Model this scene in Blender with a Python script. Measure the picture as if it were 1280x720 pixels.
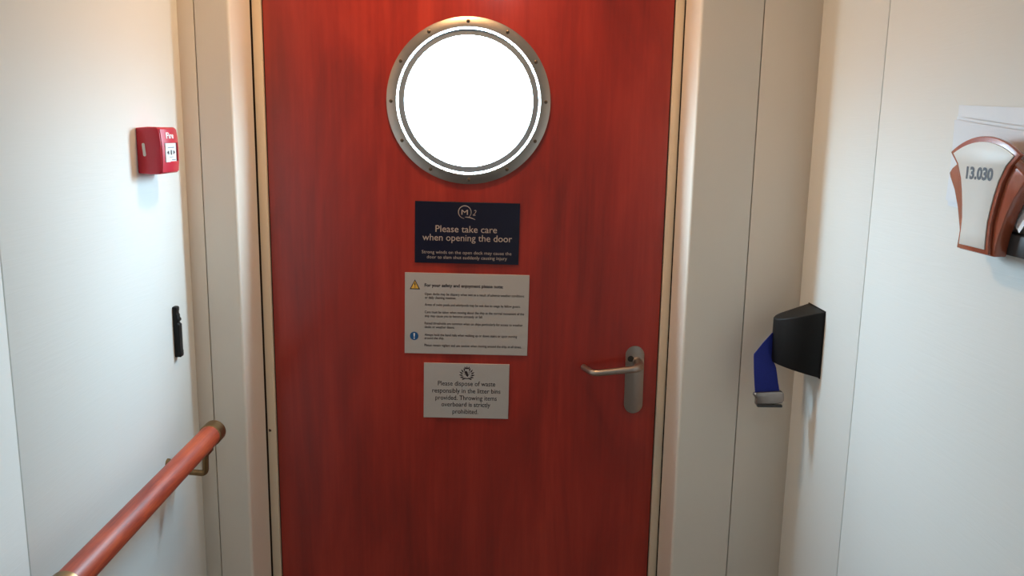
import bpy, bmesh, math, random
from mathutils import Vector, Matrix
from mathutils.geometry import tessellate_polygon

scene = bpy.context.scene
for o in list(bpy.data.objects):
    bpy.data.objects.remove(o)
COL = scene.collection
random.seed(4)
PI = math.pi

# ------------------------------------------------------------------ camera
cam_d = bpy.data.cameras.new('camera')
cam_d.sensor_width = 36.0
cam_d.lens = 36.0 * 1051.0 / 1280.0
cam_d.clip_start = 0.02
cam = bpy.data.objects.new('camera', cam_d)
COL.objects.link(cam)
right = Vector((0.99975647, -0.01496901, 0.01621497))
down = Vector((0.01323057, -0.1814993, -0.98330207))
fwd = Vector((0.01766207, 0.98327714, -0.18125705))
m = Matrix.Identity(4)
for i in range(3):
    m[i][0] = right[i]
    m[i][1] = -down[i]
    m[i][2] = -fwd[i]
m.translation = Vector((0.0707, -1.9647, 1.55))
cam.matrix_world = m
scene.camera = cam

# ------------------------------------------------------------------ sky, exposure
SKY = 50.0
world = bpy.data.worlds.new('overcast_sky')
scene.world = world
world.use_nodes = True
bg = world.node_tree.nodes['Background']
bg.inputs['Strength'].default_value = SKY
wn, wk = world.node_tree.nodes, world.node_tree.links            # pale overcast sky above a dimmer grey sea
w_tc = wn.new('ShaderNodeTexCoord')
w_sep = wn.new('ShaderNodeSeparateXYZ')
w_map = wn.new('ShaderNodeMapRange')
w_map.interpolation_type = 'SMOOTHSTEP'
w_map.inputs['From Min'].default_value = -0.10
w_map.inputs['From Max'].default_value = 0.10
w_mix = wn.new('ShaderNodeMix')
w_mix.data_type = 'RGBA'
w_mix.inputs['A'].default_value = (0.24, 0.29, 0.31, 1)
w_sky = wn.new('ShaderNodeMix')                                  # overcast sky: brighter towards the zenith
w_sky.data_type = 'RGBA'
w_sky.inputs['A'].default_value = (0.40, 0.60, 0.73, 1)
w_sky.inputs['B'].default_value = (1.45, 2.17, 2.64, 1)
wk.new(w_tc.outputs['Generated'], w_sep.inputs['Vector'])
wk.new(w_sep.outputs['Z'], w_map.inputs['Value'])
wk.new(w_sep.outputs['Z'], w_sky.inputs['Factor'])
wk.new(w_sky.outputs['Result'], w_mix.inputs['B'])
wk.new(w_map.outputs['Result'], w_mix.inputs['Factor'])
wk.new(w_mix.outputs['Result'], bg.inputs['Color'])

portal_d = bpy.data.lights.new('porthole_daylight', 'AREA')     # guides sky light through the porthole
portal_d.shape = 'DISK'
portal_d.size = 0.34
portal = bpy.data.objects.new('porthole_daylight', portal_d)
portal.location = (0, 0.012, 1.6187)
portal.rotation_euler = (-PI / 2, 0, 0)
COL.objects.link(portal)
portal_d.cycles.is_portal = True

LAMP_STRENGTH = 106.0
LAMP_COLOUR = (1.0, 0.57, 0.25, 1)

vs = scene.view_settings
vs.view_transform = 'Standard'
vs.look = 'None'
vs.exposure = 0.32
vs.gamma = 1.0
vs.use_curve_mapping = False

# ------------------------------------------------------------------ materials
def new_mat(name):
    mt = bpy.data.materials.new(name)
    mt.use_nodes = True
    nt = mt.node_tree
    return mt, nt, nt.nodes['Principled BSDF']

def setp(b, **kw):
    for k, v in kw.items():
        k = k.replace('_', ' ')
        if k in b.inputs:
            b.inputs[k].default_value = v

def plain(name, col, rough=0.5, metal=0.0, noise=0.08, scale=40.0, bump=0.0, **kw):
    """Principled with a mild procedural mottling of the colour."""
    mt, nt, b = new_mat(name)
    N, Lk = nt.nodes, nt.links
    tc = N.new('ShaderNodeTexCoord')
    nz = N.new('ShaderNodeTexNoise')
    nz.inputs['Scale'].default_value = scale
    nz.inputs['Detail'].default_value = 4
    Lk.new(tc.outputs['Object'], nz.inputs['Vector'])
    mx = N.new('ShaderNodeMix')
    mx.data_type = 'RGBA'
    mx.inputs['A'].default_value = (*[c * (1 - noise) for c in col], 1)
    mx.inputs['B'].default_value = (*[min(1, c * (1 + noise)) for c in col], 1)
    Lk.new(nz.outputs['Fac'], mx.inputs['Factor'])
    Lk.new(mx.outputs['Result'], b.inputs['Base Color'])
    setp(b, Roughness=rough, Metallic=metal, **kw)
    if bump:
        bp = N.new('ShaderNodeBump')
        bp.inputs['Strength'].default_value = bump
        bp.inputs['Distance'].default_value = 0.001
        Lk.new(nz.outputs['Fac'], bp.inputs['Height'])
        Lk.new(bp.outputs['Normal'], b.inputs['Normal'])
    return mt

def wood(name, stops, stretch, rough=0.35, coat=0.4, coat_rough=0.2, fine=0.25):
    mt, nt, b = new_mat(name)
    N, Lk = nt.nodes, nt.links
    tc = N.new('ShaderNodeTexCoord')
    mp = N.new('ShaderNodeMapping')
    mp.inputs['Scale'].default_value = stretch
    Lk.new(tc.outputs['Object'], mp.inputs['Vector'])
    n1 = N.new('ShaderNodeTexNoise')
    n1.inputs['Scale'].default_value = 1.0
    n1.inputs['Detail'].default_value = 5
    n1.inputs['Roughness'].default_value = 0.6
    n1.inputs['Distortion'].default_value = 0.6
    Lk.new(mp.outputs['Vector'], n1.inputs['Vector'])
    mp2 = N.new('ShaderNodeMapping')
    mp2.inputs['Scale'].default_value = tuple(s * (12 if s > 1.5 * min(stretch) else 3) for s in stretch)
    Lk.new(tc.outputs['Object'], mp2.inputs['Vector'])
    n2 = N.new('ShaderNodeTexNoise')
    n2.inputs['Scale'].default_value = 1.0
    n2.inputs['Detail'].default_value = 3
    Lk.new(mp2.outputs['Vector'], n2.inputs['Vector'])
    mixf = N.new('ShaderNodeMix')
    mixf.inputs['Factor'].default_value = fine
    Lk.new(n1.outputs['Fac'], mixf.inputs['A'])
    Lk.new(n2.outputs['Fac'], mixf.inputs['B'])
    cr = N.new('ShaderNodeValToRGB')
    e = cr.color_ramp.elements
    e[0].position, e[0].color = stops[0][0], (*stops[0][1], 1)
    e[1].position, e[1].color = stops[-1][0], (*stops[-1][1], 1)
    for pz, c in stops[1:-1]:
        k = e.new(pz)
        k.color = (*c, 1)
    Lk.new(mixf.outputs['Result'], cr.inputs['Fac'])
    Lk.new(cr.outputs['Color'], b.inputs['Base Color'])
    setp(b, Roughness=rough, Coat_Weight=coat, Coat_Roughness=coat_rough)
    return mt

def laminate(name, col, rough, bump):
    """White wall laminate with a faint embossed grain running along the wall."""
    mt, nt, b = new_mat(name)
    N, Lk = nt.nodes, nt.links
    tc = N.new('ShaderNodeTexCoord')
    mp = N.new('ShaderNodeMapping')
    mp.inputs['Scale'].default_value = (9, 9, 150)
    Lk.new(tc.outputs['Object'], mp.inputs['Vector'])
    nz = N.new('ShaderNodeTexNoise')
    nz.inputs['Scale'].default_value = 1.0
    nz.inputs['Detail'].default_value = 4
    nz.inputs['Distortion'].default_value = 1.2
    Lk.new(mp.outputs['Vector'], nz.inputs['Vector'])
    bp = N.new('ShaderNodeBump')
    bp.inputs['Strength'].default_value = bump
    bp.inputs['Distance'].default_value = 0.0012
    Lk.new(nz.outputs['Fac'], bp.inputs['Height'])
    Lk.new(bp.outputs['Normal'], b.inputs['Normal'])
    big = N.new('ShaderNodeTexNoise')
    big.inputs['Scale'].default_value = 3.0
    Lk.new(tc.outputs['Object'], big.inputs['Vector'])
    mx = N.new('ShaderNodeMix')
    mx.data_type = 'RGBA'
    mx.inputs['A'].default_value = (*[c * 0.98 for c in col], 1)
    mx.inputs['B'].default_value = (*[min(1, c * 1.02) for c in col], 1)
    Lk.new(big.outputs['Fac'], mx.inputs['Factor'])
    Lk.new(mx.outputs['Result'], b.inputs['Base Color'])
    setp(b, Roughness=rough, Specular_IOR_Level=0.22)
    return mt

def painted_frame(name):
    """Cream painted steel with brown chips where the paint has come off."""
    mt, nt, b = new_mat(name)
    N, Lk = nt.nodes, nt.links
    tc = N.new('ShaderNodeTexCoord')
    nz = N.new('ShaderNodeTexNoise')
    nz.inputs['Scale'].default_value = 38
    nz.inputs['Detail'].default_value = 3
    Lk.new(tc.outputs['Object'], nz.inputs['Vector'])
    cr = N.new('ShaderNodeValToRGB')
    cr.color_ramp.elements[0].position = 0.725
    cr.color_ramp.elements[0].color = (0.88, 0.76, 0.59, 1)
    cr.color_ramp.elements[1].position = 0.745
    cr.color_ramp.elements[1].color = (0.10, 0.06, 0.04, 1)
    Lk.new(nz.outputs['Fac'], cr.inputs['Fac'])
    Lk.new(cr.outputs['Color'], b.inputs['Base Color'])
    setp(b, Roughness=0.4)
    return mt

def glass_mat():
    mt, nt, b = new_mat('porthole_glass')
    N, Lk = nt.nodes, nt.links
    N.remove(b)
    tr = N.new('ShaderNodeBsdfTransparent')
    gl = N.new('ShaderNodeBsdfGlossy')
    gl.inputs['Roughness'].default_value = 0.02
    mx = N.new('ShaderNodeMixShader')
    mx.inputs['Fac'].default_value = 0.05
    Lk.new(tr.outputs['BSDF'], mx.inputs[1])
    Lk.new(gl.outputs['BSDF'], mx.inputs[2])
    Lk.new(mx.outputs['Shader'], N['Material Output'].inputs['Surface'])
    return mt

def emit_mat(name, col, strength):
    mt, nt, b = new_mat(name)
    setp(b, Base_Color=(0.9, 0.9, 0.9, 1), Emission_Color=col, Emission_Strength=strength)
    return mt

M = dict(
    wall=laminate('white_wall_laminate', (0.79, 0.785, 0.75), 0.60, 0.20),
    wall2=laminate('white_lining_laminate', (0.81, 0.735, 0.64), 0.42, 0.05),
    seam=plain('dark_seam', (0.16, 0.115, 0.08), 0.8),
    ceiling=plain('ceiling_panel', (0.78, 0.74, 0.68), 0.5, noise=0.03),
    floor=wood('floor_covering', [(0.3, (0.20, 0.15, 0.12)), (0.7, (0.27, 0.21, 0.17))], (9, 1.2, 9), 0.35, 0.1),
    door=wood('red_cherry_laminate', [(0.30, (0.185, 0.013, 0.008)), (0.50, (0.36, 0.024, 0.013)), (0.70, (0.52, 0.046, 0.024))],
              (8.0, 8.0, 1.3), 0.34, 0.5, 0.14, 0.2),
    refl_door=wood('reflection_door_wood', [(0.3, (0.10, 0.045, 0.025)), (0.7, (0.16, 0.08, 0.045))], (7, 7, 0.9)),
    frame=painted_frame('cream_painted_steel'),
    gasket=plain('dark_rubber', (0.07, 0.04, 0.025), 0.7),
    steel=plain('brushed_steel', (0.42, 0.36, 0.32), 0.38, 1.0, noise=0.06, scale=120),
    flange=plain('porthole_steel', (0.42, 0.37, 0.33), 0.34, 1.0, noise=0.07, scale=60),
    clip=plain('dull_clip_steel', (0.34, 0.29, 0.26), 0.35, 1.0, noise=0.1, scale=90),
    screw=plain('screw_steel', (0.16, 0.12, 0.09), 0.4, 1.0),
    slot=plain('screw_slot', (0.03, 0.025, 0.02), 0.7),
    spacer=plain('grey_spacer', (0.22, 0.26, 0.31), 0.5),
    glass=glass_mat(),
    navy=plain('navy_sign', (0.010, 0.011, 0.030), 0.22, noise=0.05),
    navy_txt=plain('cream_print', (0.50, 0.39, 0.33), 0.5, noise=0.03),
    paper=plain('pale_sign_face', (0.50, 0.46, 0.43), 0.45, noise=0.02),
    ink=plain('dark_ink', (0.045, 0.03, 0.035), 0.55, noise=0.03),
    yellow=plain('warning_yellow', (0.82, 0.47, 0.06), 0.5, noise=0.03),
    blue=plain('mandatory_blue', (0.012, 0.10, 0.28), 0.5, noise=0.03),
    white=plain('white_print', (0.85, 0.85, 0.83), 0.5, noise=0.02),
    red=plain('red_plastic', (0.58, 0.012, 0.035), 0.33, noise=0.04, Coat_Weight=0.2),
    red_dark=plain('red_recess', (0.16, 0.008, 0.015), 0.5),
    black=plain('black_plastic', (0.007, 0.006, 0.006), 0.5, noise=0.1, scale=200, Specular_IOR_Level=0.3),
    belt=plain('blue_webbing', (0.010, 0.020, 0.22), 0.8, noise=0.25, scale=420, bump=0.5),
    rail=wood('handrail_wood', [(0.32, (0.17, 0.017, 0.009)), (0.5, (0.36, 0.050, 0.017)), (0.66, (0.50, 0.088, 0.026))], (28, 5, 28), 0.5, 0.06, 0.3, 0.3),
    brass=plain('worn_brass', (0.27, 0.165, 0.075), 0.42, 1.0, noise=0.2, scale=50),
    copper=wood('red_brown_wood', [(0.3, (0.34, 0.075, 0.035)), (0.7, (0.48, 0.125, 0.060))], (40, 40, 6), 0.25, 0.7, 0.08, 0.3),
    plate=plain('ivory_plate', (0.74, 0.70, 0.64), 0.45, noise=0.015),
    sheet=plain('white_paper', (0.80, 0.82, 0.86), 0.55, noise=0.015),
    bracket=plain('dark_grey_metal', (0.035, 0.035, 0.036), 0.5),
)

# ------------------------------------------------------------------ helpers
ORG = {}

def link(o, parent=None, org=None):
    COL.objects.link(o)
    if parent is not None:
        o.parent = parent
    return o

def origin(parent):
    return ORG.get(parent.name, Vector((0, 0, 0))) if parent is not None else Vector((0, 0, 0))

def finish(name, bm, mat, parent=None, smooth=None, bevel=0.0, seg=2):
    """bm in world coordinates (or in the parent's own frame when the parent is registered at 0)."""
    org = origin(parent)
    bmesh.ops.remove_doubles(bm, verts=bm.verts, dist=1e-6)
    bmesh.ops.recalc_face_normals(bm, faces=bm.faces)
    if bevel:
        ed = [e for e in bm.edges if len(e.link_faces) == 2 and e.calc_face_angle(0) > 0.6]
        bmesh.ops.bevel(bm, geom=ed, offset=bevel, segments=seg, affect='EDGES', profile=0.5, clamp_overlap=True)
    for v in bm.verts:
        v.co -= org
    me = bpy.data.meshes.new(name)
    bm.to_mesh(me)
    bm.free()
    me.materials.append(mat)
    if smooth is not None:
        for p in me.polygons:
            p.use_smooth = True
        try:
            me.set_sharp_from_angle(angle=math.radians(smooth))
        except Exception:
            pass
    o = bpy.data.objects.new(name, me)
    link(o, parent)
    ORG[o.name] = org
    return o

def tag(o, label=None, cat=None, group=None, kind=None):
    if label: o['label'] = label
    if cat: o['category'] = cat
    if group: o['group'] = group
    if kind: o['kind'] = kind
    return o

def empty(name, loc, rot=(0, 0, 0), local=False):
    o = bpy.data.objects.new(name, None)
    o.empty_display_size = 0.05
    o.location = loc
    o.rotation_euler = rot
    COL.objects.link(o)
    ORG[o.name] = Vector((0, 0, 0)) if local else Vector(loc)
    return o

def add_box(bm, x0, x1, y0, y1, z0, z1):
    vv = [bm.verts.new((x, y, z)) for x in (x0, x1) for y in (y0, y1) for z in (z0, z1)]
    for f in ((0, 1, 3, 2), (4, 6, 7, 5), (0, 4, 5, 1), (2, 3, 7, 6), (0, 2, 6, 4), (1, 5, 7, 3)):
        bm.faces.new([vv[i] for i in f])

def box(name, x0, x1, y0, y1, z0, z1, mat, parent=None, bevel=0.0, seg=2):
    bm = bmesh.new()
    add_box(bm, x0, x1, y0, y1, z0, z1)
    return finish(name, bm, mat, parent, 35 if bevel else None, bevel, seg)

def to3(axis, p, a):
    if axis == 'x': return (a, p[0], p[1])      # pts (y, z)
    if axis == 'y': return (p[0], a, p[1])      # pts (x, z)
    return (p[0], p[1], a)                      # pts (x, y)

def add_prism(bm, loops, a0, a1, axis):
    tris = tessellate_polygon([[Vector((p[0], p[1], 0)) for p in lp] for lp in loops])
    flat = [p for lp in loops for p in lp]
    A = [bm.verts.new(to3(axis, p, a0)) for p in flat]
    B = [bm.verts.new(to3(axis, p, a1)) for p in flat]
    if len(loops) == 1:
        bm.faces.new(A)
        bm.faces.new(B)
    else:
        for t in tris:
            for V in (A, B):
                try:
                    bm.faces.new([V[i] for i in t])
                except ValueError:
                    pass
    k = 0
    for lp in loops:
        n = len(lp)
        for i in range(n):
            j = (i + 1) % n
            bm.faces.new((A[k + i], A[k + j], B[k + j], B[k + i]))
        k += n

def prism(name, loops, a0, a1, axis, mat, parent=None, bevel=0.0, smooth=None, seg=2):
    bm = bmesh.new()
    add_prism(bm, loops, a0, a1, axis)
    return finish(name, bm, mat, parent, smooth if smooth else (35 if bevel else None), bevel, seg)

def circle(cx, cz, r, n=64, a0=0.0, a1=2 * PI, end=False):
    k = n if not end else n - 1
    return [(cx + r * math.cos(a0 + (a1 - a0) * i / k), cz + r * math.sin(a0 + (a1 - a0) * i / k)) for i in range(n)]

def lathe(name, prof, centre, axis, mat, parent=None, n=64, closed=True, smooth=40):
    """prof: list of (radius, height along axis)."""
    bm = bmesh.new()
    rings = []
    for r, h in prof:
        ring = []
        for i in range(n):
            a = 2 * PI * i / n
            u, v = r * math.cos(a), r * math.sin(a)
            if axis == 'y': p = (centre[0] + u, centre[1] + h, centre[2] + v)
            elif axis == 'x': p = (centre[0] + h, centre[1] + u, centre[2] + v)
            else: p = (centre[0] + u, centre[1] + v, centre[2] + h)
            ring.append(bm.verts.new(p))
        rings.append(ring)
    pairs = list(zip(rings, rings[1:]))
    if closed:
        pairs.append((rings[-1], rings[0]))
    for a, b in pairs:
        for i in range(n):
            j = (i + 1) % n
            bm.faces.new((a[i], a[j], b[j], b[i]))
    if not closed:
        bm.faces.new(rings[0])
        bm.faces.new(rings[-1])
    return finish(name, bm, mat, parent, smooth)

def fillet(pts, r, seg=8):
    out = [Vector(pts[0])]
    for a, b, c in zip(pts, pts[1:], pts[2:]):
        a, b, c = Vector(a), Vector(b), Vector(c)
        u, v = (a - b).normalized(), (c - b).normalized()
        ang = u.angle(v)
        d = min(r / math.tan(ang / 2), (a - b).length * 0.49, (c - b).length * 0.49)
        p0, p2 = b + u * d, b + v * d
        for i in range(seg + 1):
            t = i / seg
            out.append((1 - t) ** 2 * p0 + 2 * t * (1 - t) * b + t * t * p2)
    out.append(Vector(pts[-1]))
    return out

def tube(name, pts, rad, mat, parent=None, n=20, flat=1.0, up=(0, 0, 1), round_end=False):
    """rad a number or one per point; flat scales the second cross axis."""
    pts = [Vector(p) for p in pts]
    bm = bmesh.new()
    rings = []
    side = None
    for i, p in enumerate(pts):
        t = (pts[min(i + 1, len(pts) - 1)] - pts[max(i - 1, 0)]).normalized()
        if side is None:
            u = Vector(up)
            if abs(u.dot(t)) > 0.95:
                u = Vector((0, 1, 0))
            side = t.cross(u).normalized()
        else:
            side = (side - t * side.dot(t)).normalized()
        nrm = side.cross(t).normalized()
        r = rad[i] if isinstance(rad, (list, tuple)) else rad
        rings.append([bm.verts.new(p + side * (r * math.cos(2 * PI * k / n)) + nrm * (r * flat * math.sin(2 * PI * k / n))) for k in range(n)])
    for a, b in zip(rings, rings[1:]):
        for k in range(n):
            j = (k + 1) % n
            bm.faces.new((a[k], a[j], b[j], b[k]))
    bm.faces.new(rings[0])
    bm.faces.new(rings[-1])
    return finish(name, bm, mat, parent, 50)

def text_mesh(body, size, width=None, align='CENTER', bold=0.0, shear=0.0):
    """Returns (verts, faces) of flat lettering in its own plane, baseline on v = 0."""
    cu = bpy.data.curves.new('lettering', 'FONT')
    cu.body = body
    cu.size = size
    cu.align_x = 'LEFT'
    cu.offset = bold
    cu.shear = shear
    cu.resolution_u = 3
    ob = bpy.data.objects.new('lettering_source', cu)
    COL.objects.link(ob)
    dg = bpy.context.evaluated_depsgraph_get()
    me = bpy.data.meshes.new_from_object(ob.evaluated_get(dg))
    vv = [(v.co.x, v.co.y) for v in me.vertices]
    ff = [list(p.vertices) for p in me.polygons]
    bpy.data.objects.remove(ob)
    bpy.data.curves.remove(cu)
    bpy.data.meshes.remove(me)
    lo, hi = min(v[0] for v in vv), max(v[0] for v in vv)
    k = width / (hi - lo) if width else 1.0
    sh = {'LEFT': 0.0, 'CENTER': -0.5, 'RIGHT': -1.0}[align] * (hi - lo) * k
    return [((v[0] - lo) * k + sh, v[1]) for v in vv], ff

def lettering(name, lines, mat, parent, place):
    """lines: (body, u, v, size, width, align, bold, shear); place maps (u, v) to a point."""
    bm = bmesh.new()
    for body, u, v, size, width, align, bold, shear in lines:
        vv, ff = text_mesh(body, size, width, align, bold, shear)
        bv = [bm.verts.new(place(u + a, v + b)) for a, b in vv]
        for f in ff:
            try:
                bm.faces.new([bv[i] for i in f])
            except ValueError:
                pass
    org = origin(parent)
    for v in bm.verts:
        v.co -= org
    me = bpy.data.meshes.new(name)
    bm.to_mesh(me)
    bm.free()
    me.materials.append(mat)
    o = bpy.data.objects.new(name, me)
    link(o, parent)
    return o

def flat_polys(name, polys, mat, parent, place):
    bm = bmesh.new()
    for lp in polys:
        bm.faces.new([bm.verts.new(place(*p)) for p in lp])
    org = origin(parent)
    for v in bm.verts:
        v.co -= org
    me = bpy.data.meshes.new(name)
    bm.to_mesh(me)
    bm.free()
    me.materials.append(mat)
    o = bpy.data.objects.new(name, me)
    link(o, parent)
    return o

def stroke(pts, w):
    """Quads along a 2D polyline; w a width or one per point."""
    out = []
    n = len(pts)
    L, R = [], []
    for i, p in enumerate(pts):
        a, b = pts[max(i - 1, 0)], pts[min(i + 1, n - 1)]
        dx, dy = b[0] - a[0], b[1] - a[1]
        d = math.hypot(dx, dy) or 1
        ww = (w[i] if isinstance(w, (list, tuple)) else w) / 2
        L.append((p[0] - dy / d * ww, p[1] + dx / d * ww))
        R.append((p[0] + dy / d * ww, p[1] - dx / d * ww))
    for i in range(n - 1):
        out.append([L[i], R[i], R[i + 1], L[i + 1]])
    return out

# ------------------------------------------------------------------ the corridor shell
XL, XR, YB, YREAR, ZC = -0.592, 0.737, -0.159, -3.4, 2.20
JL, JR = -0.486, 0.484                                         # faces of the door recess
SEAM = 0.0022

tag(box('floor', XL - 0.08, XR + 0.08, YREAR - 0.08, 0.08, -0.06, 0.0, M['floor']), kind='structure')
tag(box('ceiling', XL - 0.08, XR + 0.08, YREAR - 0.08, 0.08, ZC, ZC + 0.06, M['ceiling']), kind='structure')

wl = tag(box('wall_left', XL - 0.06, XL - 0.012, YREAR, 0.08, 0.0, ZC, M['seam']), kind='structure')
ys = [YB, -0.844, -1.70, -2.55, YREAR]
for a, b in zip(ys, ys[1:]):
    box('wall_panel', XL - 0.012, XL, b + SEAM / 2, a - (SEAM / 2 if a != YB else 0), 0.0, ZC, M['wall'], wl, 0.0012)
wr = tag(box('wall_right', XR + 0.012, XR + 0.06, YREAR, 0.08, 0.0, ZC, M['seam']), kind='structure')
ys = [YB, -0.470, -1.33, -2.20, YREAR]
for a, b in zip(ys, ys[1:]):
    box('wall_panel', XR, XR + 0.012, b + SEAM / 2, a - (SEAM / 2 if a != YB else 0), 0.0, ZC, M['wall'], wr, 0.0012)
d2 = tag(empty('reflection_door', (-0.33, YREAR, 0)), kind='structure')  # unseen door, added for its dark reflection in the navy sign
box('door_leaf', -0.57, -0.11, YREAR, YREAR + 0.03, 0.02, 2.0, M['refl_door'], d2, 0.003)
box('door_frame', -0.105, -0.065, YREAR, YREAR + 0.04, 0.0, 2.04, M['frame'], d2, 0.003)
tag(box('wall_rear', XL - 0.06, XR + 0.06, YREAR - 0.06, YREAR, 0.0, ZC, M['wall2']), kind='structure')

# wall on both sides of the door: flat strip by the corner, then a panel bent back into the recess
ZH = 2.06
bm = bmesh.new()
add_box(bm, XL - 0.02, JL - 0.014, YB + 0.012, 0.07, 0, ZC)
add_box(bm, JR + 0.014, XR + 0.02, YB + 0.012, 0.07, 0, ZC)
add_box(bm, JL - 0.014, JR + 0.014, YB + 0.012, 0.07, ZH + 0.014, ZC)
wb = tag(finish('wall_back', bm, M['seam']), kind='structure')

def bent(x_out, x_in, name='wall_panel', r=0.007):
    s = 1 if x_in > x_out else -1                               # +1: left of the door
    arc = []
    for i in range(7):
        t = PI / 2 * i / 6
        arc.append((x_in - s * r + s * r * math.sin(t), YB + r - r * math.cos(t)))
    lp = [(x_out, YB)] + arc + [(x_in, -0.011), (x_in - s * 0.012, -0.011), (x_in - s * 0.012, YB + 0.012), (x_out, YB + 0.012)]
    return prism(name, [lp], 0.0, ZC if False else ZH, 'z', M['wall2'], wb, smooth=30)

prism('wall_panel', [[(XL - 0.012, YB), (-0.558 - SEAM / 2, YB), (-0.558 - SEAM / 2, YB + 0.012), (XL - 0.012, YB + 0.012)]], 0, ZC, 'z', M['wall2'], wb, bevel=0.0008)
bent(-0.558 + SEAM / 2, JL)
bent(0.6155 - SEAM / 2, JR)
prism('wall_panel', [[(0.6155 + SEAM / 2, YB), (XR + 0.012, YB), (XR + 0.012, YB + 0.012), (0.6155 + SEAM / 2, YB + 0.012)]], 0, ZC, 'z', M['wall2'], wb, bevel=0.0008)
box('wall_panel', -0.558 + SEAM / 2, 0.6155 - SEAM / 2, YB, YB + 0.012, ZH, ZC, M['wall2'], wb, 0.002)
box('head_lining', JL, JR, YB + 0.012, -0.011, ZH, ZH + 0.012, M['wall2'], wb)

# steel door frame
fr = empty('trim_1', (0, 0, 0))
tag(fr, kind='structure')
for nm, s in (('jamb', -1), ('jamb', 1)):
    xo = (-JL - 0.0030) if s < 0 else (JR - 0.0018)
    lp = [(s * 0.4635, -0.007), (s * xo, -0.007), (s * xo, 0.066), (s * 0.440, 0.066), (s * 0.440, 0.044), (s * 0.4635, 0.044)]
    prism(nm, [lp], 0.0, 2.05, 'z', M['frame'], fr, bevel=0.0010)
box('frame_head', -0.4635, 0.4635, -0.007, 0.066, 2.032, 2.05, M['frame'], fr, 0.001)
box('threshold', -0.4635, 0.4635, -0.015, 0.066, 0.0, 0.045, M['frame'], fr, 0.003)
bm = bmesh.new()
add_box(bm, -0.500, -0.4800, 0.004, 0.064, 0, 2.06)
add_box(bm, 0.4800, 0.500, 0.004, 0.064, 0, 2.06)
add_box(bm, -0.500, 0.500, 0.004, 0.064, 2.05, 2.075)
finish('gap_seal', bm, M['gasket'], fr)

# ------------------------------------------------------------------ the red door with its porthole
PC = (0.0, 1.6187)                                             # porthole centre (x, z)
dr = empty('door_1', (0, 0, 0))
tag(dr, kind='structure')
DT = 0.042                                                      # thickness of the leaf
bm = bmesh.new()
lo = [[(-0.4600, 0.050), (0.4600, 0.050), (0.4600, 2.028), (-0.4600, 2.028)], circle(PC[0], PC[1], 0.168, 96)]
hi = [lo[0], circle(PC[0], PC[1], 0.215, 96)]                   # the opening flares towards the deck
rims = []
for loops, y in ((lo, 0.0), (hi, DT)):
    flat = [p for lp in loops for p in lp]
    V = [bm.verts.new((p[0], y, p[1])) for p in flat]
    for t in tessellate_polygon([[Vector((p[0], p[1], 0)) for p in lp] for lp in loops]):
        bm.faces.new([V[i] for i in t])
    rims.append(V)
for k0, n in ((0, 4), (4, 96)):
    for i in range(n):
        j = (i + 1) % n
        bm.faces.new((rims[0][k0 + i], rims[0][k0 + j], rims[1][k0 + j], rims[1][k0 + i]))
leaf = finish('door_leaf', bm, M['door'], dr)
prism('edge_seal', [[(-0.4630, 0.047), (0.4630, 0.047), (0.4630, 2.031), (-0.4630, 2.031)],
                    [(-0.4602, 0.0502), (0.4602, 0.0502), (0.4602, 2.0278), (-0.4602, 2.0278)]], 0.004, DT, 'y', M['gasket'], dr)
C3 = (PC[0], 0.0, PC[1])
fl = lathe('porthole_frame', [(0.1640, 0.0), (0.1640, -0.0065), (0.1650, -0.0075), (0.1850, -0.0060), (0.1868, -0.0045), (0.1868, 0.0)],
           C3, 'y', M['flange'], dr, n=128)
lathe('opening_lining', [(0.1655, 0.0005), (0.1670, 0.010), (0.213, DT + 0.001), (0.230, DT + 0.001), (0.230, DT), (0.2145, DT), (0.1678, 0.0005)],
      C3, 'y', M['flange'], dr, n=96)
for k in range(12):
    a = PI / 2 - k * PI / 6 + 0.01
    cx, cz = PC[0] + 0.1762 * math.cos(a), PC[1] + 0.1762 * math.sin(a)
    s = lathe('screw', [(0.0, -0.0084), (0.0026, -0.0084), (0.0040, -0.0076), (0.0043, -0.0060)], (cx, 0, cz), 'y', M['screw'], fl, n=14, closed=False)
lathe('glazing_spacer', [(0.1468, -0.0005), (0.1602, -0.0005), (0.1602, 0.004), (0.1468, 0.004)], C3, 'y', M['spacer'], dr, n=128)
prism('porthole_glass', [circle(PC[0], PC[1], 0.1655, 96)], 0.004, 0.009, 'y', M['glass'], dr)

# handle
hp = [(0.4055 + 0.0225 * math.cos(a), 1.0280 + 0.0225 * math.sin(a)) for a in [PI * i / 20 for i in range(21)]]
hp += [(0.4065 + 0.0225 * math.cos(a), 0.9036 + 0.0225 * math.sin(a)) for a in [PI + PI * i / 20 for i in range(21)]]
pl = prism('handle_plate', [hp], -0.0045, 0.0, 'y', M['steel'], dr, bevel=0.0012, smooth=35)
lathe('keyhole', [(0.0, -0.0056), (0.0070, -0.0056), (0.0076, -0.0045)], (0.3955, 0, 1.0185), 'y', M['slot'], pl, n=20, closed=False)
lever = fillet([(0.4115, -0.004, 1.0115), (0.4115, -0.052, 1.0080), (0.300, -0.052, 0.9945), (0.281, -0.010, 0.9985)], 0.026, 12)
n = len(lever)
rad = [0.0106 if lever[i].x > 0.409 else 0.0078 + 0.0026 * max(0, (lever[i].x - 0.385) / 0.025) for i in range(n)]
tube('door_lever', lever, rad, M['steel'], dr, n=20)
lathe('lever_collar', [(0.0, -0.0100), (0.0105, -0.0100), (0.0118, -0.0085), (0.0118, -0.0044)], (0.4115, 0, 1.0112), 'y', M['steel'], dr, n=32, closed=False)

# ------------------------------------------------------------------ the three notices on the door
TILT = math.radians(0.6)

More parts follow.
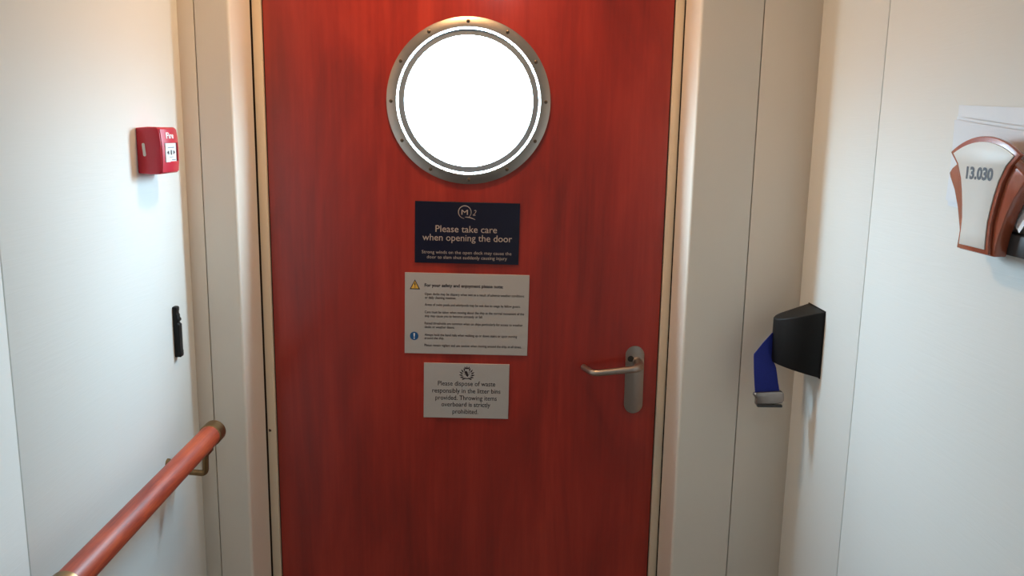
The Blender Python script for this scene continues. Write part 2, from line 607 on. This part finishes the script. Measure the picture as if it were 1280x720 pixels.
def notice(name, cx, cz, w, h, mat, label):
    root = empty(name, (cx, 0.0, cz), (0, TILT, 0), local=True)
    tag(root, label, 'sign')
    box('sign_panel', -w / 2, w / 2, -0.0035, 0.0, -h / 2, h / 2, mat, root, 0.0006, 1)
    return root

PL = lambda u, v: (u, -0.0039, v)
T = lambda body, x0, x1, z, size, c, bold=0.0, al='CENTER', sh=0.0: (body, ((x0 + x1) / 2 if al == 'CENTER' else x0) - c[0], z - c[1], size, x1 - x0, al, bold, sh)

c = (-0.0013, 1.3176)
sg = notice('caution_sign', *c, 0.2445, 0.1450, M['navy'], 'navy blue sign with cream lettering below the porthole, topmost of three on the door')
lettering('lettering', [T('Please take care', -0.0753, 0.0685, 1.3192, 0.0225, c, 0.00005),
                        T('when opening the door', -0.1056, 0.1044, 1.2987, 0.0225, c, 0.00005)], M['navy_txt'], sg, PL)
lettering('small_lettering', [T('Strong winds on the open deck may cause the', -0.1070, 0.1038, 1.2678, 0.0110, c),
                              T('door to slam shut suddenly causing injury', -0.0950, 0.0936, 1.2559, 0.0110, c)], M['navy_txt'], sg, PL)
qc = (-0.0075 - c[0], 1.3668 - c[1])
q = circle(qc[0], qc[1], 0.0148, 40, math.radians(-95), math.radians(-95 - 315), True)
polys = stroke(q, [0.0007 + 0.0013 * math.sin(PI * i / 39) for i in range(40)])
polys += stroke([(qc[0] + 0.0008 + 0.0235 * t, qc[1] - 0.0115 + 0.0014 * math.sin(PI * 1.1 * t) - 0.0050 * t) for t in [i / 12 for i in range(13)]], [0.0009 + 0.0012 * math.sin(PI * i / 12) for i in range(13)])
flat_polys('emblem', polys, M['navy_txt'], sg, PL)
lettering('emblem_letters', [('M', qc[0] - 0.0003, qc[1] - 0.0062, 0.0170, 0.0150, 'CENTER', 0.0, 0.0),
                             ('2', qc[0] + 0.0225, qc[1] - 0.0075, 0.0190, 0.0085, 'CENTER', -0.0001, 0.35)], M['navy_txt'], sg, PL)

c = (-0.0012, 1.1228)
sg = notice('safety_notice', *c, 0.2945, 0.1965, M['paper'], 'wide pale safety notice with lines of small print, middle of three signs on the door')
x0 = -0.1010
rows = [('Open decks may be slippery when wet as a result of adverse weather conditions', 0.1349, 1.1678),
        ('or daily cleaning routines.', -0.0268, 1.1592),
        ('Areas of swim pools and whirlpools may be wet due to usage by fellow guests.', 0.1268, 1.1420),
        ('Care must be taken when moving about the ship as the normal movement of the', 0.1357, 1.1240),
        ('ship may cause you to become unsteady or fall.', 0.0374, 1.1145),
        ('Raised thresholds are common when on ships particularly for access to weather', 0.1334, 1.0966),
        ('decks or weather doors.', -0.0294, 1.0876),
        ('Always hold the hand rails when walking up or down stairs or upon moving', 0.1205, 1.0684),
        ('around the ship.', -0.0542, 1.0605),
        ('Please remain vigilant and use caution when moving around the ship, at all times.', 0.1315, 1.0428)]
lettering('lettering', [T(b, x0, x1, z, 0.0086, c, 0.00010, 'LEFT') for b, x1, z in rows], M['ink'], sg, PL)
lettering('heading', [T('For your safety and enjoyment please note:', -0.1018, 0.0842, 1.1882, 0.0108, c, 0.00028, 'LEFT')], M['ink'], sg, PL)
tx, tz, ts = -0.1246 - c[0], 1.1812 - c[1], 0.0245
flat_polys('warning_triangle', [[(tx - ts / 2, tz), (tx + ts / 2, tz), (tx, tz + ts * 0.96)]], M['ink'], sg, PL)
flat_polys('warning_triangle_face', [[(tx - ts * 0.37, tz + 0.0022), (tx + ts * 0.37, tz + 0.0022), (tx, tz + ts * 0.82)]], M['yellow'], sg, lambda u, v: (u, -0.0042, v))
flat_polys('warning_mark', [[(tx - 0.0009, tz + 0.0085), (tx + 0.0009, tz + 0.0085), (tx + 0.0015, tz + 0.0158), (tx - 0.0015, tz + 0.0158)],
                            circle(tx, tz + 0.0055, 0.0013, 10)], M['ink'], sg, lambda u, v: (u, -0.0045, v))
bx, bz = -0.1256 - c[0], 1.0676 - c[1]
flat_polys('mandatory_disc', [circle(bx, bz, 0.0102, 32)], M['blue'], sg, PL)
flat_polys('mandatory_mark', [[(bx - 0.0011, bz - 0.0022), (bx + 0.0011, bz - 0.0022), (bx + 0.0019, bz + 0.0068), (bx - 0.0019, bz + 0.0068)],
                              circle(bx, bz - 0.0054, 0.0016, 12)], M['white'], sg, lambda u, v: (u, -0.0042, v))

c = (-0.0008, 0.9328)
sg = notice('litter_notice', *c, 0.2060, 0.1375, M['paper'], 'small pale litter notice with a dark crest, lowest of three signs on the door')
lettering('lettering', [T('Please dispose of waste', -0.0696, 0.0691, 0.9461, 0.0165, c, 0.00006),
                        T('responsibly in the litter bins', -0.0831, 0.0820, 0.9279, 0.0165, c, 0.00006),
                        T('provided. Throwing items', -0.0754, 0.0735, 0.9101, 0.0165, c, 0.00006),
                        T('overboard is strictly', -0.0608, 0.0581, 0.8934, 0.0165, c, 0.00006),
                        T('prohibited.', -0.0335, 0.0290, 0.8755, 0.0165, c, 0.00006)], M['ink'], sg, PL)
ex, ez = 0.0 - c[0], 0.9760 - c[1]
polys = []
for sd in (-1, 1):                                             # laurel wreath, open at the top
    for k in range(6):
        a = math.radians(-70 + 24 * k)
        bx_, bz_ = ex + sd * 0.0088 * math.cos(a), ez - 0.001 + 0.0085 * math.sin(a)
        for d, ln in ((a + 0.55, 0.0115), ):
            dx, dz = sd * math.cos(d), math.sin(d) * 0.9
            polys.append([(bx_, bz_), (bx_ + dx * ln * 0.5 - dz * 0.0019, bz_ + dz * ln * 0.5 + dx * 0.0019), (bx_ + dx * ln, bz_ + dz * ln), (bx_ + dx * ln * 0.5 + dz * 0.0019, bz_ + dz * ln * 0.5 - dx * 0.0019)])
polys.append([(ex - 0.0130, ez - 0.0125), (ex + 0.0130, ez - 0.0125), (ex + 0.0090, ez - 0.0105), (ex - 0.0090, ez - 0.0105)])
polys.append([(ex - 0.0050, ez + 0.0122), (ex + 0.0050, ez + 0.0122), (ex + 0.0056, ez + 0.0150), (ex - 0.0056, ez + 0.0150)])     # crown
for k in (-1, 0, 1):
    polys.append([(ex + k * 0.0045 - 0.0016, ez + 0.0150), (ex + k * 0.0045 + 0.0016, ez + 0.0150), (ex + k * 0.0054, ez + (0.0192 if k else 0.0205))])
K = 1.15
polys.append([(ex + K * u, ez + K * v) for u, v in ((-0.0058, 0.0040), (-0.0026, 0.0068), (0.0006, 0.0050), (0.0034, -0.0030), (0.0018, -0.0066), (-0.0016, -0.0040), (-0.0032, 0.0004))])   # beast
polys += stroke([(ex - 0.0022, ez + 0.0010), (ex - 0.0062, ez - 0.0014)], 0.0016)
polys += stroke([(ex + 0.0022, ez - 0.0044), (ex + 0.0054, ez - 0.0010), (ex + 0.0044, ez + 0.0032), (ex + 0.0060, ez + 0.0056)], 0.0012)
flat_polys('crest', polys, M['ink'], sg, PL)

# ------------------------------------------------------------------ red fire call point on the left wall
cp = empty('fire_call_point', (XL, -0.3525, 1.463))
tag(cp, 'red plastic fire alarm call point on the left wall', 'call point')
Y0, Y1, ZB, ZT = -0.396, -0.309, 1.4640, 1.5505
prof = [(XL, ZB + 0.002), (XL + 0.022, ZB), (XL + 0.0395, ZB + 0.0005), (XL + 0.0425, ZB + 0.006), (XL + 0.0440, ZB + 0.030), (XL + 0.0440, ZB + 0.057),
        (XL + 0.0425, ZB + 0.074), (XL + 0.0405, ZT - 0.003), (XL + 0.0370, ZT), (XL + 0.022, ZT), (XL, ZT - 0.002)]
prism('housing', [prof], Y0, Y1, 'y', M['red'], cp, bevel=0.0035, smooth=40, seg=3)
# raised front cover, bowed outwards along its width, with the window left open
bm = bmesh.new()
NY = 10
def cover_x(t, z):
    zz = (z - ZB) / (ZT - ZB)
    return XL + 0.0436 + 0.0060 * math.sin(PI * min(1, max(0, 0.12 + 0.80 * t))) - 0.0035 * (abs(zz - 0.45) / 0.55) ** 2
zs = [ZB + 0.004, ZB + 0.020, ZB + 0.0235, ZB + 0.035, ZB + 0.047, ZB + 0.0575, ZB + 0.070, ZT - 0.004]
grid = [[None] * (NY + 1) for _ in zs]
for i, z in enumerate(zs):
    for j in range(NY + 1):
        t = j / NY
        grid[i][j] = bm.verts.new((cover_x(t, z), Y0 + 0.003 + (Y1 - Y0 - 0.006) * t, z))
gf = []
for i in range(len(zs) - 1):
    for j in range(NY):
        if 2 <= i <= 4 and 1 <= j <= 8:
            continue
        gf.append(bm.faces.new((grid[i][j], grid[i][j + 1], grid[i + 1][j + 1], grid[i + 1][j])))
bmesh.ops.recalc_face_normals(bm, faces=bm.faces)
r = bmesh.ops.extrude_face_region(bm, geom=gf)
for v in [g for g in r['geom'] if isinstance(g, bmesh.types.BMVert)]:
    v.co.x -= 0.006
finish('front_cover', bm, M['red'], cp, 40)
wy = lambda j: Y0 + 0.003 + (Y1 - Y0 - 0.006) * j / NY
box('recess', XL + 0.0405, XL + 0.0445, wy(1), wy(9), ZB + 0.0235, ZB + 0.0575, M['red_dark'], cp)
gp = prism('glass_element', [[(XL + 0.0445, wy(1) + 0.0008), (XL + 0.0482, wy(1) + 0.0008), (XL + 0.0490, wy(4)), (XL + 0.0482, wy(7.2)), (XL + 0.0445, wy(7.2))]], ZB + 0.0225, ZB + 0.0570, 'z', M['white'], cp)
gx = XL + 0.0494
gy, gz = wy(4.0), ZB + 0.0400
PX = lambda u, v: (gx, u, v)
flat_polys('arrow_print', [[(gy - 0.0190, gz), (gy - 0.0105, gz - 0.0042), (gy - 0.0105, gz + 0.0042)],
                           [(gy + 0.0190, gz), (gy + 0.0105, gz - 0.0042), (gy + 0.0105, gz + 0.0042)],
                           [(gy - 0.0028, gz - 0.0045), (gy + 0.0028, gz - 0.0045), (gy + 0.0028, gz + 0.0045), (gy - 0.0028, gz + 0.0045)]], M['ink'], gp, PX)
flat_polys('caption_print', [[(gy - 0.0150, gz + 0.0085), (gy + 0.0150, gz + 0.0085), (gy + 0.0150, gz + 0.0100), (gy - 0.0150, gz + 0.0100)],
                             [(gy - 0.0100, gz - 0.0090), (gy + 0.0100, gz - 0.0090), (gy + 0.0100, gz - 0.0080), (gy - 0.0100, gz - 0.0080)],
                             [(gy + 0.0010, gz - 0.0145), (gy + 0.0200, gz - 0.0145), (gy + 0.0200, gz - 0.0128), (gy + 0.0010, gz - 0.0128)]], M['spacer'], gp, PX)
lettering('fire_lettering', [('Fire', 0, 0, 0.0150, 0.0330, 'CENTER', 0.0004, 0.0)], M['white'], cp,
          lambda u, v: (cover_x((gy + u - Y0) / (Y1 - Y0), ZB + 0.066 + v) + 0.0004, gy + 0.001 + u, ZB + 0.0660 + v))
sl = circle(0, 0, 0.0026, 16, 0, PI)
slot = [(XL + 0.0125 + p[0], ZB + 0.0545 + p[1]) for p in circle(0, 0, 0.0026, 9, 0, PI, True)] + [(XL + 0.0140 + p[0], ZB + 0.0355 + p[1]) for p in circle(0, 0, 0.0026, 9, PI, 2 * PI, True)]
prism('side_label', [slot], Y0 - 0.0006, Y0 + 0.002, 'y', M['white'], cp)

# ------------------------------------------------------------------ black belt receiver on the left wall
rv = empty('belt_catch', (XL, -0.262, 1.080))
tag(rv, 'narrow black upright wall catch with a notched edge, below the fire call point', 'catch')
prism('back_plate', [[(-0.2755, 1.0850), (-0.2755, 1.1880), (-0.2735, 1.1895), (-0.260, 1.1895), (-0.258, 1.1880), (-0.258, 1.0850), (-0.260, 1.0835), (-0.2735, 1.0835)]],
      XL, XL + 0.006, 'x', M['black'], rv, bevel=0.0008)
lp = [(XL + 0.005, 1.0840), (XL + 0.0122, 1.0840), (XL + 0.0130, 1.0880), (XL + 0.0128, 1.0960), (XL + 0.0122, 1.0970), (XL + 0.0122, 1.1520), (XL + 0.0090, 1.1545), (XL + 0.0090, 1.1570),
      (XL + 0.0118, 1.1595), (XL + 0.0118, 1.1630), (XL + 0.0095, 1.1665), (XL + 0.0095, 1.1720), (XL + 0.0078, 1.1745), (XL + 0.0078, 1.1790), (XL + 0.0088, 1.1810), (XL + 0.0088, 1.1870), (XL + 0.0070, 1.1890), (XL + 0.005, 1.1890)]
prism('latch_body', [lp], -0.2745, -0.259, 'y', M['black'], rv, bevel=0.0004)

# ------------------------------------------------------------------ wooden handrail with brass fittings
RX, RZ, RR = XL + 0.075, 0.9265, 0.0215
hr = empty('handrail', (XL, -0.9, 0.8))
tag(hr, 'round reddish wooden handrail with brass end cap on the left wall', 'handrail')

def rod(name, y0, y1, r, mat, bev=0.0, parent=hr):
    pr = [(0.0, y0), (r - bev, y0), (r, y0 + bev), (r, y1 - bev), (r - bev, y1), (0.0, y1)] if bev else [(0.0, y0), (r, y0), (r, y1), (0.0, y1)]
    return lathe(name, pr, (RX, 0, RZ), 'y', mat, parent, n=40, closed=False)
rod('rail_bar', -2.0, -0.300, RR, M['rail'])
rod('end_cap', -0.312, -0.274, RR + 0.0018, M['brass'], 0.0035)
rod('collar', -0.950, -0.890, RR + 0.0018, M['brass'], 0.002)
rod('end_cap', -2.03, -1.99, RR + 0.0018, M['brass'], 0.0035)
for by in (-0.345, -1.25):
    br = tube('bracket', fillet([(XL + 0.002, by, 0.8775), (XL + 0.035, by, 0.8640), (RX + 0.001, by, 0.8600), (RX + 0.003, by, 0.9080)], 0.010, 8), 0.0062, M['brass'], hr, n=16)
    lathe('wall_rose', [(0.0, 0.0075), (0.0085, 0.0070), (0.0120, 0.0040), (0.0125, 0.0)], (XL, by, 0.8785), 'x', M['brass'], br, n=24, closed=False)
    box('saddle', RX - 0.008, RX + 0.012, by - 0.022, by + 0.022, RZ - RR - 0.0035, RZ - RR + 0.003, M['brass'], br, 0.0012)

# ------------------------------------------------------------------ black belt housing with blue strap on the right wall
bh = empty('belt_dispenser', (XR, -0.263, 1.06))
tag(bh, 'black wall-mounted belt housing with a blue strap hanging from it', 'belt dispenser')
NY_ = -0.246                                                    # nose line
wallY0, wallY1 = -0.3085, -0.2170
nx = XR - 0.0830
nose = [(XR - 0.030, -0.3020), (XR - 0.052, -0.2920), (XR - 0.067, -0.2800), (XR - 0.0765, -0.2680), (XR - 0.0815, -0.2560), (nx, -0.2460),
        (XR - 0.0815, -0.2370), (XR - 0.0760, -0.2305), (XR - 0.066, -0.2260)]
ring2 = [(XR - 0.0015, wallY0)] + nose + [(XR - 0.0015, wallY1)]
bm = bmesh.new()
top, bot = [], []
for x, y in ring2:
    d = (XR - x) / 0.083
    top.append(bm.verts.new((x, y, 1.2040 - 0.0190 * d - 0.0085 * d * d)))
    bot.append(bm.verts.new((x, y, 1.0640 + 0.0190 * d)))
k = len(ring2)
bm.faces.new(top)
bm.faces.new(bot)
for i in range(k):
    j = (i + 1) % k
    bm.faces.new((top[i], top[j], bot[j], bot[i]))
finish('housing', bm, M['black'], bh, 40, 0.0022, 3)
box('back_plate', XR - 0.0022, XR, wallY0 - 0.001, wallY1 + 0.001, 1.0630, 1.2050, M['black'], bh, 0.0006)
# strap: leaves the nose on edge, folds over on the diagonal and hangs
SY = -0.2480
def ribbon(name, rows, th, mat, parent):
    """rows of (left point, right point); a thickened strip."""
    bm = bmesh.new()
    A = [(bm.verts.new(l), bm.verts.new(r)) for l, r in rows]
    for a, b in zip(A, A[1:]):
        bm.faces.new((a[0], a[1], b[1], b[0]))
    bmesh.ops.recalc_face_normals(bm, faces=bm.faces)
    g = bmesh.ops.extrude_face_region(bm, geom=list(bm.faces))
    for v in [e for e in g['geom'] if isinstance(e, bmesh.types.BMVert)]:
        v.co.y += th
    return finish(name, bm, mat, parent, 60)
st = ribbon('strap', [((nx + 0.006, SY + 0.004, 1.1455), (nx + 0.006, SY + 0.004, 1.0860)),
                      ((nx - 0.002, SY + 0.002, 1.1440), (nx + 0.004, SY + 0.001, 1.0830)),
                      ((nx - 0.020, SY, 1.1230), (nx + 0.0075, SY - 0.002, 1.0770)),
                      ((nx - 0.0385, SY - 0.003, 1.0990), (nx + 0.0100, SY - 0.004, 1.0700)),
                      ((nx - 0.0395, SY - 0.005, 1.0930), (nx + 0.0112, SY - 0.006, 1.0620)),
                      ((nx - 0.0375, SY - 0.008, 1.0600), (nx + 0.0150, SY - 0.008, 1.0400)),
                      ((nx - 0.0335, SY - 0.006, 1.0300), (nx + 0.0190, SY - 0.006, 1.0250)),
                      ((nx - 0.0295, SY - 0.004, 1.0080), (nx + 0.0220, SY - 0.004, 1.0100))], 0.0018, M['belt'], bh)
st['label'] = 'dark blue webbing strap'
# metal clip at the end of the strap, a flat open loop with a lip
bk = prism('metal_clip', [[(nx - 0.0340, 1.0130), (nx - 0.0290, 1.0160), (nx + 0.0240, 1.0200), (nx + 0.0290, 1.0150), (nx + 0.0310, 0.9990), (nx + 0.0270, 0.9930), (nx - 0.0265, 0.9860), (nx - 0.0290, 0.9905), (nx - 0.0290, 1.0040), (nx - 0.0340, 1.0075)]],
           SY - 0.010, SY + 0.004, 'y', M['clip'], bh, bevel=0.0022, smooth=40)
box('clip_lip', nx - 0.0265, nx + 0.0265, SY - 0.0135, SY - 0.004, 0.9850, 0.9900, M['bracket'], bk, 0.0012)

# ------------------------------------------------------------------ cabin number plaque on the right wall
cy = -0.8775
cs = empty('cabin_number_sign', (XR, cy, 1.405))
tag(cs, 'fan-shaped reddish wooden plaque with ivory face numbered 13.030 on the right wall', 'sign')

def mirror(pts):
    return [(cy + h, z) for h, z in pts] + [(cy - h, z) for h, z in reversed(pts)]
back = mirror([(0.041, 1.4050), (0.0425, 1.4200), (0.046, 1.4340), (0.056, 1.4600), (0.069, 1.4830), (0.0835, 1.5000), (0.0870, 1.5055), (0.0800, 1.5125), (0.066, 1.5200), (0.040, 1.5330)])
prism('backing', [back], XR - 0.038, XR - 0.021, 'x', M['copper'], cs, bevel=0.002, smooth=40)
arc = lambda hw, z0, z1, n=9: [(hw * math.cos(t), z0 + (z1 - z0) * math.sin(t)) for t in [PI / 2 * i / n for i in range(n)]]
def fan(hs, hw, z0, z1):
    R = (hw * hw + (z1 - z0) ** 2) / (2 * (z1 - z0))
    a = math.asin(hw / R)
    top = [(R * math.sin(a * (1 - i / 8)), z1 - R + R * math.cos(a * (1 - i / 8))) for i in range(8)]
    return mirror(hs + top + [(0.0001, z1)])
front = fan([(0.0372, 1.4070), (0.0350, 1.4250), (0.0345, 1.4455), (0.0385, 1.4640), (0.0430, 1.4810), (0.0490, 1.4990), (0.0610, 1.5190)], 0.0790, 1.5340, 1.5560)
inner = fan([(0.0300, 1.4130), (0.0290, 1.4300), (0.0290, 1.4480), (0.0325, 1.4660), (0.0368, 1.4830), (0.0430, 1.5010), (0.0540, 1.5195)], 0.0690, 1.5325, 1.5487)
fb = prism('front_board', [front], XR - 0.0432, XR - 0.0378, 'x', M['copper'], cs, bevel=0.0014, smooth=40)
fp = prism('face_plate', [inner], XR - 0.0446, XR - 0.0425, 'x', M['plate'], cs, bevel=0.0004)
lettering('number_lettering', [('13.030', 0, 0, 0.0212, 0.0615, 'CENTER', 0.0009, 0.0)], M['ink'], cs, lambda u, v: (XR - 0.0449, cy - u, 1.5010 + v))
bx_ = prism('mounting_bracket', [[(cy + 0.050, 1.4080), (cy + 0.050, 1.4350), (cy - 0.086, 1.4350), (cy - 0.086, 1.4080)]], XR - 0.0215, XR, 'x', M['bracket'], cs, bevel=0.0015)

# leaflets tucked in behind the plaque
def leaflet(label, off, y_left, z_left, ang, w, h, bow, curl=0.0):
    bm = bmesh.new()
    nu, nv = 12, 8
    ca, sa = math.cos(ang), math.sin(ang)
    G = []
    for i in range(nu + 1):
        row = []
        for j in range(nv + 1):
            u, v = w * i / nu, -h * j / nv
            du = u * ca + v * sa
            dv = -u * sa + v * ca
            lift = off + bow * (1 - j / nv) ** 2 * (0.6 + 0.4 * math.cos(PI * (i / nu - 0.3)))
            if curl:
                lift += curl * max(0.0, (u - 0.15) / 0.08) ** 1.5 * max(0.0, (-v - 0.055) / 0.065)
            row.append(bm.verts.new((XR - lift, y_left - du, z_left + dv)))
        G.append(row)
    for i in range(nu):
        for j in range(nv):
            bm.faces.new((G[i][j], G[i + 1][j], G[i + 1][j + 1], G[i][j + 1]))
    bmesh.ops.recalc_face_normals(bm, faces=bm.faces)
    g = bmesh.ops.extrude_face_region(bm, geom=list(bm.faces))
    for v in [e for e in g['geom'] if isinstance(e, bmesh.types.BMVert)]:
        v.co.x += 0.0005
    o = finish('leaflet', bm, M['sheet'], None, 40)
    return tag(o, label, 'paper', 'leaflets behind the cabin number plaque')
leaflet('white leaflet standing highest behind the number plaque, against the right wall', 0.0020, -0.7370, 1.6000, math.radians(3.0), 0.210, 0.145, 0.004)
leaflet('white leaflet in the middle of three tucked behind the number plaque', 0.0050, -0.7440, 1.5835, math.radians(5.6), 0.205, 0.122, 0.006)
leaflet('white leaflet lowest and foremost of three tucked behind the number plaque', 0.0080, -0.7450, 1.5795, math.radians(5.8), 0.230, 0.116, 0.007, 0.030)

# ------------------------------------------------------------------ warm ceiling downlight and an added rear fill light (above the frame)
def downlight(x, y, label, colour, strength):
    root = empty('ceiling_light', (x, y, ZC))
    tag(root, label, 'lamp', 'ceiling downlights')
    lathe('trim_ring', [(0.062, 0.0), (0.062, -0.006), (0.080, -0.004), (0.082, 0.0)], (x, y, ZC), 'z', M['steel'], root, n=40)
    lathe('lens', [(0.0, -0.003), (0.061, -0.003), (0.061, 0.0)], (x, y, ZC), 'z', emit_mat('lamp_glow', colour, strength), root, n=40, closed=False)
downlight(-0.05, -0.30, 'round warm ceiling downlight nearest the red door', LAMP_COLOUR, LAMP_STRENGTH)
downlight(0.07, -2.0, 'added round cool white fill light on the ceiling, further from the red door', (0.85, 0.95, 1.0, 1), 40.0)  # unseen rear lamp, added to fill the side walls with cool light

for o in bpy.data.objects:                                      # parts that look unlike the rest of their thing
    nm = o.name.split('.')[0]
    lb = {'metal_clip': 'dull steel clip', 'bracket': 'bent brass bracket', 'collar': 'brass collar', 'end_cap': 'brass end cap', 'face_plate': 'ivory face plate',
          'glass_element': 'white break panel with black arrows', 'side_label': 'small white side label'}.get(nm)
    if lb and o.parent:
        o['label'] = lb
